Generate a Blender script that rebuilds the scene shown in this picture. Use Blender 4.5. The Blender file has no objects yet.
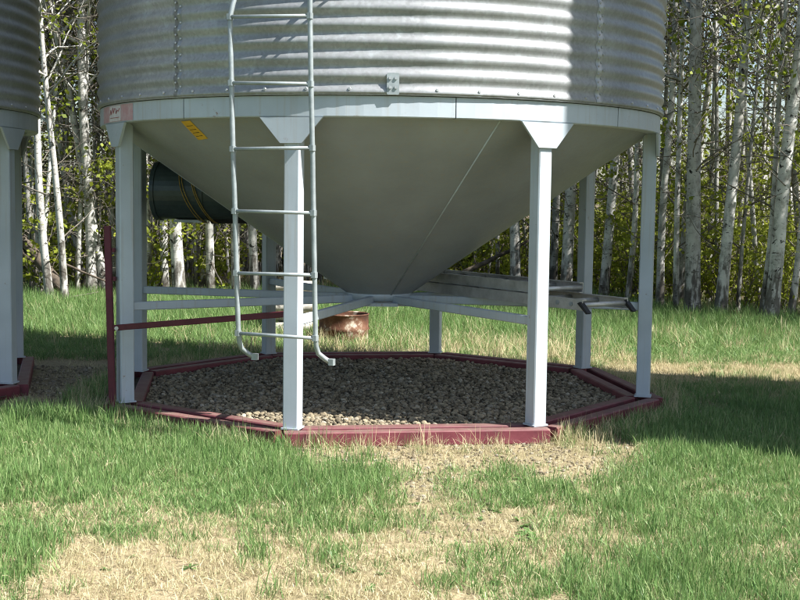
import bpy, math, random
import numpy as np
from mathutils import Vector, Matrix, Euler

# ------------------------------------------------------------------ camera, sky, sun, exposure
F_PX, CAM = 1253.6, np.array([-0.254, -10.1687, 1.6155])
YAW, PIT, ROL = -0.0416, 0.0817, 0.0128
SUN_AZ, SUN_EL = -25.0, 48.5          # degrees, azimuth counted from +X
sc = bpy.context.scene
COL = sc.collection

def ray(u, v):
    """direction through pixel (u, v) of the 800x600 photograph"""
    X, Y = (u-400)/F_PX, (300-v)/F_PX
    c, s = math.cos(ROL), math.sin(ROL); x, up = X*c-Y*s, X*s+Y*c
    c, s = math.cos(PIT), math.sin(PIT); yy, z = c+up*s, -s+up*c
    c, s = math.cos(YAW), math.sin(YAW)
    return np.array([x*c-yy*s, x*s+yy*c, z])
def onz(u, v, z=0.0):
    d = ray(u, v); return CAM+d*((z-CAM[2])/d[2])
def aty(u, v, y):
    d = ray(u, v); return CAM+d*((y-CAM[1])/d[1])
def pix(x, y, z=0.0):
    x = np.asarray(x, float); y = np.asarray(y, float)
    dx, dy, dz = x-CAM[0], y-CAM[1], z-CAM[2]
    c, s = math.cos(YAW), math.sin(YAW); a, b = dx*c+dy*s, -dx*s+dy*c
    c, s = math.cos(PIT), math.sin(PIT); fw, up = b*c-dz*s, b*s+dz*c
    c, s = math.cos(ROL), math.sin(ROL); X, Y = a*c+up*s, -a*s+up*c
    fw = np.maximum(fw, 0.05)
    return 400+F_PX*X/fw, 300-F_PX*Y/fw

cam_d = bpy.data.cameras.new('camera'); cam = bpy.data.objects.new('camera', cam_d); COL.objects.link(cam)
cam_d.sensor_width = 36.0; cam_d.lens = F_PX/800*36.0; cam_d.clip_start = 0.1; cam_d.clip_end = 2000
fw = Vector(ray(400, 300)).normalized(); rt = Vector(ray(500, 300)-ray(400, 300)).normalized(); up = rt.cross(fw)
cam.matrix_world = Matrix(((rt.x, up.x, -fw.x, CAM[0]), (rt.y, up.y, -fw.y, CAM[1]), (rt.z, up.z, -fw.z, CAM[2]), (0, 0, 0, 1)))
sc.camera = cam

world = bpy.data.worlds.new('World'); sc.world = world; world.use_nodes = True
wn = world.node_tree; wbg = wn.nodes['Background']
sky = wn.nodes.new('ShaderNodeTexSky'); sky.sky_type = 'NISHITA'; sky.sun_disc = False
sky.sun_elevation = math.radians(SUN_EL); sky.sun_rotation = math.radians(90-SUN_AZ)
sky.air_density = 1.0; sky.dust_density = 1.4; sky.ozone_density = 1.0
wn.links.new(sky.outputs[0], wbg.inputs[0]); wbg.inputs[1].default_value = 0.075

sun_d = bpy.data.lights.new('sun', 'SUN'); sun = bpy.data.objects.new('sun', sun_d); COL.objects.link(sun)
sun_d.energy = 5.0; sun_d.angle = math.radians(0.55); sun_d.color = (1.0, 0.975, 0.93)
sdir = Vector((math.cos(math.radians(SUN_EL))*math.cos(math.radians(SUN_AZ)), math.cos(math.radians(SUN_EL))*math.sin(math.radians(SUN_AZ)), math.sin(math.radians(SUN_EL))))
sun.rotation_euler = sdir.to_track_quat('Z', 'Y').to_euler(); sun.location = (12, -8, 20)

sc.view_settings.view_transform = 'Standard'; sc.view_settings.look = 'None'
sc.view_settings.gamma = 1.0; sc.view_settings.exposure = 1.35; sc.view_settings.use_curve_mapping = False

cy = sc.cycles; cy.max_bounces = 5; cy.diffuse_bounces = 3; cy.glossy_bounces = 2; cy.transmission_bounces = 2; cy.transparent_max_bounces = 4
cy.filter_width = 1.15; cy.caustics_reflective = False; cy.caustics_refractive = False

rng = np.random.default_rng(7); random.seed(7)
R_ = math.radians

# ------------------------------------------------------------------ helpers
class MB:
    """collects shapes; build() links them as ONE mesh object"""
    def __init__(s): s.v = []; s.f = []; s.n = 0; s.sm = []
    def add(s, v, f, smooth=False):
        s.v.extend([tuple(map(float, p)) for p in v]); s.f.extend([tuple(int(i)+s.n for i in q) for q in f]); s.n = len(s.v)
        s.sm.extend([smooth]*len(f)); return s
    def obox(s, c, ax, ay, az, h, bev=0.0):
        """oriented box: centre, three axes, half sizes"""
        c = np.array(c, float); A = np.array([ax, ay, az], float); h = np.array(h, float)
        if bev <= 0:
            v = [c+A[0]*i*h[0]+A[1]*j*h[1]+A[2]*k*h[2] for k in (-1, 1) for j in (-1, 1) for i in (-1, 1)]
            return s.add(v, [(0, 2, 3, 1), (4, 5, 7, 6), (0, 1, 5, 4), (2, 6, 7, 3), (0, 4, 6, 2), (1, 3, 7, 5)])
        # long edges along axis 2 chamfered
        a, b = h[0], h[1]; o = [(-a+bev, -b), (a-bev, -b), (a, -b+bev), (a, b-bev), (a-bev, b), (-a+bev, b), (-a, b-bev), (-a, -b+bev)]
        v = [c+A[0]*x+A[1]*y+A[2]*k*h[2] for k in (-1, 1) for x, y in o]
        f = [tuple(range(7, -1, -1)), tuple(range(8, 16))]+[(i, (i+1) % 8, 8+(i+1) % 8, 8+i) for i in range(8)]
        return s.add(v, f)
    def box(s, lo, hi, bev=0.0):
        lo = np.array(lo, float); hi = np.array(hi, float)
        return s.obox((lo+hi)/2, (1, 0, 0), (0, 1, 0), (0, 0, 1), (hi-lo)/2, bev)
    def bar(s, p, q, w, h, upv=(0, 0, 1), bev=0.0):
        p = np.array(p, float); q = np.array(q, float); d = q-p; L = np.linalg.norm(d); d /= L
        side = np.cross(d, upv); side /= np.linalg.norm(side); u = np.cross(side, d)
        return s.obox((p+q)/2, side, u, d, (w/2, h/2, L/2), bev)
    def tube(s, path, r, n=8, cap=True, smooth=True):
        path = [np.array(p, float) for p in path]; m = len(path)
        rr = [r]*m if np.isscalar(r) else list(r)
        t0 = path[1]-path[0]; t0 /= np.linalg.norm(t0)
        a = np.cross(t0, (0, 0, 1) if abs(t0[2]) < .9 else (1, 0, 0)); a /= np.linalg.norm(a)
        v = []
        for i in range(m):
            t = path[min(i+1, m-1)]-path[max(i-1, 0)]; t /= np.linalg.norm(t)+1e-9
            a = a-t*np.dot(a, t); a /= np.linalg.norm(a)+1e-9; b = np.cross(t, a)
            for k in range(n):
                th = 2*math.pi*k/n; v.append(path[i]+rr[i]*(a*math.cos(th)+b*math.sin(th)))
        f = [(i*n+k, i*n+(k+1) % n, (i+1)*n+(k+1) % n, (i+1)*n+k) for i in range(m-1) for k in range(n)]
        s.add(v, f, smooth)
        if cap:
            s.f.append(tuple(s.n-m*n+k for k in range(n-1, -1, -1))); s.f.append(tuple(s.n-n+k for k in range(n))); s.sm += [False, False]
        return s
    def lathe(s, prof, n=32, a0=0.0, a1=2*math.pi, smooth=True, close=True):
        """prof: (r, z) list turned about z"""
        full = close and abs(a1-a0-2*math.pi) < 1e-6
        k = n if full else n+1; v = []
        for i in range(k):
            a = a0+(a1-a0)*i/n
            v += [(r*math.cos(a), r*math.sin(a), z) for r, z in prof]
        m = len(prof); f = []
        for i in range(n):
            j = (i+1) % k
            f += [(i*m+q, j*m+q, j*m+q+1, i*m+q+1) for q in range(m-1)]
        return s.add(v, f, smooth)
    def mesh(s, name, mat=None):
        me = bpy.data.meshes.new(name); me.from_pydata(s.v, [], s.f)
        me.polygons.foreach_set('use_smooth', s.sm); me.update()
        if mat: me.materials.append(mat)
        return me
    def build(s, name, mat, parent=None, loc=None):
        return put(name, s.mesh(name, mat), parent, loc)

def put(name, me, parent=None, loc=None):
    o = bpy.data.objects.new(name, me); COL.objects.link(o)
    if parent: o.parent = parent
    if loc is not None: o.location = loc
    return o
def empty(name, loc=(0, 0, 0)):
    o = bpy.data.objects.new(name, None); COL.objects.link(o); o.location = loc; o.empty_display_size = 0.2; return o
def tag(o, label=None, cat=None, group=None, kind=None):
    if label: o['label'] = label
    if cat: o['category'] = cat
    if group: o['group'] = group
    if kind: o['kind'] = kind
    return o
def copy_tree(o, parent=None, skip=()):
    c = o.copy(); COL.objects.link(c); c.parent = parent
    for ch in list(o.children):
        if ch.name.split('.')[0] not in skip: copy_tree(ch, c, skip)
    return c

# ---- materials
def new_mat(name, rough=0.6, metal=0.0, spec=0.5):
    m = bpy.data.materials.new(name); m.use_nodes = True; nt = m.node_tree; b = nt.nodes['Principled BSDF']
    b.inputs['Roughness'].default_value = rough; b.inputs['Metallic'].default_value = metal
    b.inputs['Specular IOR Level'].default_value = spec
    return m, nt, b
def nd(nt, t, **k):
    n = nt.nodes.new(t)
    for a, v in k.items(): setattr(n, a, v)
    return n
def coords(nt, kind='Object', scale=(1, 1, 1)):
    t = nd(nt, 'ShaderNodeTexCoord'); mp = nd(nt, 'ShaderNodeMapping'); mp.inputs['Scale'].default_value = scale
    nt.links.new(t.outputs[kind], mp.inputs['Vector']); return mp.outputs[0]
def noise(nt, vec, scale, detail=4, rough=0.55, dist=0.0):
    n = nd(nt, 'ShaderNodeTexNoise'); n.inputs['Scale'].default_value = scale; n.inputs['Detail'].default_value = detail
    n.inputs['Roughness'].default_value = rough; n.inputs['Distortion'].default_value = dist
    nt.links.new(vec, n.inputs['Vector']); return n.outputs['Fac']
def ramp(nt, fac, stops, interp='LINEAR'):
    r = nd(nt, 'ShaderNodeValToRGB'); e = r.color_ramp.elements; r.color_ramp.interpolation = interp
    while len(e) < len(stops): e.new(0.5)
    for q, (p, c) in zip(e, stops):
        q.position = p; q.color = (*c, 1) if len(c) == 3 else c
    nt.links.new(fac, r.inputs[0]); return r.outputs[0]
def mix(nt, fac, a, b, mode='MIX'):
    m = nd(nt, 'ShaderNodeMix', data_type='RGBA', blend_type=mode)
    if isinstance(fac, (int, float)): m.inputs[0].default_value = fac
    else: nt.links.new(fac, m.inputs[0])
    for i, x in ((6, a), (7, b)):
        if isinstance(x, tuple): m.inputs[i].default_value = (*x, 1)
        else: nt.links.new(x, m.inputs[i])
    return m.outputs[2]
def bump(nt, b, h, strength=0.3, dist=0.01):
    n = nd(nt, 'ShaderNodeBump'); n.inputs['Strength'].default_value = strength; n.inputs['Distance'].default_value = dist
    nt.links.new(h, n.inputs['Height']); nt.links.new(n.outputs[0], b.inputs['Normal'])
G1 = lambda x: (x, x, x)

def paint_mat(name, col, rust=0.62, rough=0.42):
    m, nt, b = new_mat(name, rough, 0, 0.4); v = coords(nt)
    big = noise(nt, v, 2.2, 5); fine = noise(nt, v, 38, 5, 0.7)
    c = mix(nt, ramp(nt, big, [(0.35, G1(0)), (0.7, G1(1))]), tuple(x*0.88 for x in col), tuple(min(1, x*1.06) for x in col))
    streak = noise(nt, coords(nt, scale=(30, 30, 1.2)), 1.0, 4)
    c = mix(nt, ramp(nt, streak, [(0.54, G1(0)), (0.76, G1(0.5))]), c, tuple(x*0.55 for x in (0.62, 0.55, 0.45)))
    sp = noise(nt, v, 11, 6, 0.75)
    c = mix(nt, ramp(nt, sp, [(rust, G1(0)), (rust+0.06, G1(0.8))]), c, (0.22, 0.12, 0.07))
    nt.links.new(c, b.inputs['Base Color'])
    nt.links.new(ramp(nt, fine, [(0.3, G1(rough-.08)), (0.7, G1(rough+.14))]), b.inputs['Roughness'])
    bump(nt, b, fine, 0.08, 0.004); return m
def galv_mat(name):
    m, nt, b = new_mat(name, 0.4, 0.22, 0.5); v = coords(nt)
    vo = nd(nt, 'ShaderNodeTexVoronoi'); vo.inputs['Scale'].default_value = 55; nt.links.new(v, vo.inputs['Vector'])
    big = noise(nt, v, 1.6, 6, 0.6); st = noise(nt, coords(nt, scale=(7, 7, 1.1)), 1.0, 5)
    c = ramp(nt, big, [(0.3, (0.145, 0.21, 0.24)), (0.7, (0.245, 0.325, 0.36))])
    c = mix(nt, 0.12, c, vo.outputs['Color'], 'OVERLAY'); 
    hs = nd(nt, 'ShaderNodeHueSaturation'); hs.inputs['Saturation'].default_value = 0.12; nt.links.new(c, hs.inputs['Color']); c = hs.outputs[0]
    c = mix(nt, ramp(nt, st, [(0.5, G1(0)), (0.78, G1(0.3))]), c, (0.27, 0.30, 0.30))
    sm = noise(nt, v, 9, 6, 0.72)
    c = mix(nt, ramp(nt, sm, [(0.56, G1(0)), (0.66, G1(0.4))]), c, (0.42, 0.46, 0.48))
    nt.links.new(c, b.inputs['Base Color'])
    nt.links.new(ramp(nt, sm, [(0.3, G1(0.34)), (0.7, G1(0.5))]), b.inputs['Roughness'])
    bump(nt, b, noise(nt, v, 3, 2), 0.03, 0.004); return m
def rough_mat(name, stops, scale=6, rough=0.8, metal=0.0, bstr=0.3, stretch=(1, 1, 1), kind='Object', bd=0.01):
    m, nt, b = new_mat(name, rough, metal, 0.35); v = coords(nt, kind, stretch)
    f = noise(nt, v, scale, 7, 0.68); nt.links.new(ramp(nt, f, stops), b.inputs['Base Color'])
    bump(nt, b, noise(nt, v, scale*4, 6, 0.7), bstr, bd); return m
def bark_mat(name, pale, random_dark=0.4):
    m, nt, b = new_mat(name, 0.85, 0, 0.25)
    oi = nd(nt, 'ShaderNodeObjectInfo'); t = nd(nt, 'ShaderNodeTexCoord')
    ad = nd(nt, 'ShaderNodeVectorMath', operation='ADD'); nt.links.new(t.outputs['Object'], ad.inputs[0])
    cx = nd(nt, 'ShaderNodeCombineXYZ'); mu = nd(nt, 'ShaderNodeMath', operation='MULTIPLY'); mu.inputs[1].default_value = 37.0
    nt.links.new(oi.outputs['Random'], mu.inputs[0]); nt.links.new(mu.outputs[0], cx.inputs[2]); nt.links.new(mu.outputs[0], cx.inputs[0]); nt.links.new(cx.outputs[0], ad.inputs[1])
    def mapped(sc_):
        mp = nd(nt, 'ShaderNodeMapping'); mp.inputs['Scale'].default_value = sc_; nt.links.new(ad.outputs[0], mp.inputs['Vector']); return mp.outputs[0]
    base = ramp(nt, noise(nt, mapped((1, 1, 1)), 5, 5), [(0.3, tuple(x*0.72 for x in pale)), (0.65, pale)])
    lent = noise(nt, mapped((9, 9, 30)), 1.0, 4, 0.6)                      # lenticels, short level dashes
    c = mix(nt, ramp(nt, lent, [(0.60, G1(0)), (0.66, G1(0.85))]), base, (0.06, 0.052, 0.042))
    knot = noise(nt, mapped((8, 8, 9)), 1.0, 4, 0.65, 0.6)             # black knots
    c = mix(nt, ramp(nt, knot, [(0.605, G1(0)), (0.65, G1(1))]), c, (0.025, 0.022, 0.02))
    mo = noise(nt, mapped((7, 7, 5)), 1.0, 7, 0.75)
    c = mix(nt, ramp(nt, mo, [(0.38, G1(0.7)), (0.52, G1(0))]), c, (0.17, 0.165, 0.14))
    gr = noise(nt, mapped((2, 2, .6)), 1.0, 4)
    c = mix(nt, ramp(nt, gr, [(0.5, G1(0)), (0.75, G1(0.6))]), c, (0.20, 0.185, 0.15))
    # old furrowed bark on the butt of the stem
    sp = nd(nt, 'ShaderNodeSeparateXYZ'); nt.links.new(t.outputs['Object'], sp.inputs[0])
    mr = nd(nt, 'ShaderNodeMapRange'); mr.inputs[1].default_value = 0.1; mr.inputs[2].default_value = 1.3; mr.inputs[3].default_value = 0.26; mr.inputs[4].default_value = -0.1
    nt.links.new(sp.outputs[2], mr.inputs[0]); ds = nd(nt, 'ShaderNodeMath', operation='ADD')
    nt.links.new(mr.outputs[0], ds.inputs[0]); nt.links.new(noise(nt, mapped((12, 12, 4)), 1.0, 5), ds.inputs[1])
    c = mix(nt, ramp(nt, ds.outputs[0], [(0.60, G1(0)), (0.72, G1(0.85))]), c, (0.07, 0.06, 0.048))
    rd = ramp(nt, oi.outputs['Random'], [(0.0, G1(0.45)), (0.3, G1(0.85)), (0.6, G1(1))]); c = mix(nt, 1.0, c, rd, 'MULTIPLY')
    nt.links.new(c, b.inputs['Base Color']); bump(nt, b, lent, 0.4, 0.01); return m
def leaf_mat(name, cols, trans=0.45, rough=0.55):
    m, nt, b = new_mat(name, rough, 0, 0.3)
    at = nd(nt, 'ShaderNodeAttribute', attribute_name='bc'); oi = nd(nt, 'ShaderNodeObjectInfo')
    ad = nd(nt, 'ShaderNodeMath', operation='MULTIPLY_ADD'); ad.inputs[1].default_value = 0.25; nt.links.new(oi.outputs['Random'], ad.inputs[0])
    ml = nd(nt, 'ShaderNodeMath', operation='MULTIPLY'); ml.inputs[1].default_value = 0.75; nt.links.new(at.outputs['Fac'], ml.inputs[0]); nt.links.new(ml.outputs[0], ad.inputs[2])
    n = len(cols); c = ramp(nt, ad.outputs[0], [(i/(n-1), q) for i, q in enumerate(cols)])
    nt.links.new(c, b.inputs['Base Color'])
    tr = nd(nt, 'ShaderNodeBsdfTranslucent'); nt.links.new(c, tr.inputs[0]); ms = nd(nt, 'ShaderNodeMixShader'); ms.inputs[0].default_value = trans
    nt.links.new(b.outputs[0], ms.inputs[1]); nt.links.new(tr.outputs[0], ms.inputs[2])
    nt.links.new(ms.outputs[0], nt.nodes['Material Output'].inputs['Surface']); return m

M = {}
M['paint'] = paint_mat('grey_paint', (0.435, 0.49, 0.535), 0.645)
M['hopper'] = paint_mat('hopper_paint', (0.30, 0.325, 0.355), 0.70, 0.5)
M['galv'] = galv_mat('galvanised_steel')
M['pipe'] = rough_mat('galvanised_pipe', [(0.3, (0.22, 0.25, 0.255)), (0.7, (0.37, 0.41, 0.42))], 12, 0.4, 0.3, 0.05)
M['bolt'] = rough_mat('bolt_steel', [(0.3, (0.40, 0.41, 0.42)), (0.7, (0.62, 0.63, 0.63))], 40, 0.4, 0.7, 0.05)
M['seal'] = rough_mat('dark_sealant', [(0.3, G1(0.02)), (0.7, G1(0.05))], 30, 0.8)
def rail_mat():
    m, nt, b = new_mat('maroon_paint', 0.6, 0, 0.35); v = coords(nt); n = noise(nt, v, 5, 7, .68)
    c = ramp(nt, n, [(0.28, (0.065, 0.036, 0.030)), (0.45, (0.13, 0.028, 0.038)), (0.62, (0.175, 0.042, 0.054)), (0.8, (0.24, 0.14, 0.125))])
    g = nd(nt, 'ShaderNodeNewGeometry'); sp = nd(nt, 'ShaderNodeSeparateXYZ'); nt.links.new(g.outputs['Normal'], sp.inputs[0])   # dust lies on level faces
    mu = nd(nt, 'ShaderNodeMath', operation='MULTIPLY'); nt.links.new(ramp(nt, sp.outputs[2], [(0.6, G1(0)), (0.9, G1(1))]), mu.inputs[0]); nt.links.new(ramp(nt, noise(nt, v, 9, 6, .7), [(0.35, G1(0.3)), (0.6, G1(0.85))]), mu.inputs[1])
    nt.links.new(mix(nt, mu.outputs[0], c, (0.19, 0.125, 0.105)), b.inputs['Base Color']); bump(nt, b, n, .2, .01); return m
M['red'] = rail_mat()
M['darkred'] = rough_mat('dark_red_paint', [(0.3, (0.065, 0.010, 0.018)), (0.7, (0.12, 0.02, 0.032))], 7, 0.5, 0, 0.1)
M['rust'] = rough_mat('rusty_steel', [(0.3, (0.05, 0.026, 0.018)), (0.48, (0.11, 0.045, 0.026)), (0.57, (0.17, 0.09, 0.055)), (0.64, (0.48, 0.42, 0.34))], 4.5, 0.85, 0, 0.35)
M['fan'] = rough_mat('dark_teal_paint', [(0.3, (0.03, 0.045, 0.05)), (0.7, (0.06, 0.085, 0.09))], 5, 0.35, 0, 0.05)
M['black'] = rough_mat('black_rubber', [(0.3, G1(0.012)), (0.7, G1(0.03))], 9, 0.6)
M['yellow'] = rough_mat('yellow_cable', [(0.3, (0.26, 0.17, 0.04)), (0.7, (0.42, 0.29, 0.07))], 9, 0.5, 0, 0.05)
M['label_y'] = rough_mat('yellow_sticker', [(0.3, (0.55, 0.33, 0.03)), (0.7, (0.78, 0.50, 0.06))], 12, 0.5, 0, 0.02)
M['label_r'] = rough_mat('faded_red_sticker', [(0.3, (0.45, 0.23, 0.24)), (0.7, (0.52, 0.40, 0.41))], 22, 0.5, 0, 0.02)
M['label_w'] = rough_mat('white_sticker', [(0.3, (0.55, 0.50, 0.50)), (0.7, (0.68, 0.66, 0.66))], 22, 0.5, 0, 0.02)
M['label_ink'] = rough_mat('red_print', [(0.3, (0.34, 0.10, 0.10)), (0.7, (0.48, 0.20, 0.20))], 22, 0.5, 0, 0.02)
M['alu'] = rough_mat('weathered_aluminium', [(0.3, (0.34, 0.335, 0.31)), (0.7, (0.62, 0.62, 0.60))], 6, 0.36, 0.35, 0.1)
M['whitewood'] = rough_mat('weathered_white_wood', [(0.3, (0.30, 0.27, 0.23)), (0.5, (0.60, 0.58, 0.54)), (0.7, (0.70, 0.69, 0.66))], 8, 0.8, 0, 0.3, (1, 1, 4))
M['logbark'] = rough_mat('aspen_log_bark', [(0.35, (0.10, 0.09, 0.075)), (0.45, (0.42, 0.40, 0.35)), (0.7, (0.60, 0.58, 0.53))], 9, 0.85, 0, 0.3)
M['cutwood'] = rough_mat('cut_wood', [(0.3, (0.30, 0.23, 0.14)), (0.7, (0.48, 0.39, 0.26))], 20, 0.9)
M['bark'] = bark_mat('aspen_bark', (0.66, 0.65, 0.61))
M['twig'] = rough_mat('grey_twig', [(0.3, (0.06, 0.05, 0.04)), (0.7, (0.22, 0.195, 0.16))], 14, 0.85)
M['deadwood'] = rough_mat('dead_wood', [(0.3, (0.035, 0.028, 0.022)), (0.7, (0.15, 0.12, 0.09))], 9, 0.9, 0, 0.5)
M['leaf'] = leaf_mat('aspen_leaf', [(0.14, 0.19, 0.022), (0.23, 0.28, 0.03), (0.32, 0.36, 0.05)], 0.5)
M['shrub'] = leaf_mat('shrub_leaf', [(0.18, 0.225, 0.025), (0.31, 0.36, 0.04), (0.43, 0.46, 0.07)], 0.5)
M['grass'] = leaf_mat('green_grass', [(0.06, 0.135, 0.038), (0.135, 0.245, 0.072), (0.215, 0.325, 0.115), (0.37, 0.41, 0.20)], 0.35, 0.45)
M['straw'] = leaf_mat('dry_grass', [(0.31, 0.25, 0.14), (0.49, 0.42, 0.25), (0.63, 0.56, 0.36), (0.36, 0.37, 0.16)], 0.3, 0.6)
M['stone'] = None
def stone_mat():
    m, nt, b = new_mat('gravel_stone', 0.85, 0, 0.3); oi = nd(nt, 'ShaderNodeObjectInfo')
    c = ramp(nt, oi.outputs['Random'], [(0.0, (0.12, 0.095, 0.06)), (0.4, (0.28, 0.23, 0.15)), (0.75, (0.43, 0.36, 0.24)), (0.92, (0.30, 0.27, 0.21)), (1.0, (0.62, 0.55, 0.42))])
    n = noise(nt, coords(nt), 2.5, 5, 0.7); c = mix(nt, ramp(nt, n, [(0.3, G1(0.35)), (0.7, G1(0.0))]), c, (0.14, 0.12, 0.09))
    nt.links.new(c, b.inputs['Base Color']); bump(nt, b, n, 0.5, 0.1); return m
M['stone'] = stone_mat()
def ground_mat():
    m, nt, b = new_mat('lawn_soil', 0.95, 0, 0.15); v = coords(nt)
    n1 = noise(nt, v, 0.55, 6, 0.6); n2 = noise(nt, v, 26, 6, 0.7); n3 = noise(nt, v, 90, 4, 0.7)
    thatch = ramp(nt, n2, [(0.3, (0.20, 0.155, 0.09)), (0.5, (0.38, 0.305, 0.185)), (0.7, (0.54, 0.455, 0.30))])
    c = mix(nt, ramp(nt, n1, [(0.42, G1(0)), (0.62, G1(0.45))]), thatch, (0.12, 0.13, 0.045))
    c = mix(nt, ramp(nt, n3, [(0.35, G1(0.5)), (0.6, G1(0))]), c, (0.10, 0.08, 0.05))
    nt.links.new(c, b.inputs['Base Color']); bump(nt, b, n2, 0.7, 0.03); return m
M['ground'] = ground_mat()
M['turf'] = rough_mat('mown_turf', [(0.3, (0.045, 0.085, 0.03)), (0.5, (0.085, 0.135, 0.05)), (0.7, (0.16, 0.19, 0.085))], 5, 0.95, 0, 0.8, bd=0.04)
M['litter'] = rough_mat('leaf_litter', [(0.3, (0.05, 0.038, 0.024)), (0.5, (0.13, 0.10, 0.06)), (0.7, (0.26, 0.205, 0.13))], 9, 0.95, 0, 0.8, bd=0.04)
M['gravelbed'] = rough_mat('gravel_bed', [(0.3, (0.06, 0.05, 0.035)), (0.5, (0.16, 0.135, 0.095)), (0.7, (0.28, 0.24, 0.17))], 24, 0.95, 0, 0.9, bd=0.03)

# ------------------------------------------------------------------ value noise for layout
_T = np.random.default_rng(3).random((64, 64))
def vn(x, y, s):
    x = np.asarray(x)*s; y = np.asarray(y)*s; i = np.floor(x).astype(int); j = np.floor(y).astype(int); a = x-i; b = y-j
    a = a*a*(3-2*a); b = b*b*(3-2*b); T = lambda p, q: _T[p % 64, q % 64]
    return (T(i, j)*(1-a)+T(i+1, j)*a)*(1-b)+(T(i, j+1)*(1-a)+T(i+1, j+1)*a)*b

# ------------------------------------------------------------------ ground
TLX = [-60, -12, -5.1, -4.0, -1.8, 1.9, 3.2, 3.95, 4.6, 5.8, 9, 13, 40]
TLY = [8.0, 8.4, 8.9, 9.2, 10.0, 10.1, 9.85, 9.0, 7.4, 6.6, 4.6, 2.6, 0.0]
tree_line = lambda x: np.interp(x, TLX, TLY)
LEFT_BIN = (-5.05, 0.23); RIGHT_BIN = (5.40, -1.88)
def gz(x, y):
    """gentle unevenness of the lawn, level under the bins"""
    x = np.asarray(x, float); y = np.asarray(y, float)
    far = np.clip((np.hypot(x, y)-3.0)/3.0, 0, 1)
    return (vn(x+50, y+50, 0.45)-0.5)*0.10*far+(vn(x+9, y+9, 1.7)-0.5)*0.025*far
def grid_ground():
    xs = np.concatenate([np.linspace(-500, -20, 14)[:-1], np.linspace(-20, 20, 121), np.linspace(20, 500, 14)[1:]])
    ys = np.concatenate([np.linspace(-500, -14, 10)[:-1], np.linspace(-14, 26, 121), np.linspace(26, 900, 16)[1:]])
    X, Y = np.meshgrid(xs, ys); Z = np.where((abs(X) < 19) & (Y > -13) & (Y < 25), gz(X, Y), 0.0)
    v = np.stack([X, Y, Z], -1).reshape(-1, 3); nx, ny = len(xs), len(ys)
    f = [(j*nx+i, j*nx+i+1, (j+1)*nx+i+1, (j+1)*nx+i) for j in range(ny-1) for i in range(nx-1)]
    mb = MB(); mb.add(v, f, True); o = mb.build('ground', M['ground'])
    o.data.materials.append(M['litter']); o.data.materials.append(M['turf'])
    mi = [1 if (Y[j, i] > tree_line(X[j, i])-0.3) else (2 if (Y[j, i] < -6.6 or abs(X[j, i]) > 5) else 0) for j in range(ny-1) for i in range(nx-1)]
    o.data.polygons.foreach_set('material_index', mi)
    tag(o, kind='structure'); return o
grid_ground()

# ------------------------------------------------------------------ grain bin
PHI = 0.1032; LEG_R = 2.13; LEG_AZ = [PHI+R_(-157.5+45*i) for i in range(8)]
Z_RING0, Z_RING1, Z_EAVE = 2.118, 2.250, 8.8
RW = 2.213
pol = lambda r, a, z=0.0: np.array([r*math.cos(a), r*math.sin(a), z])
er = lambda a: np.array([math.cos(a), math.sin(a), 0.0]); et = lambda a: np.array([-math.sin(a), math.cos(a), 0.0]); ez = np.array([0, 0, 1.0])

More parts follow.
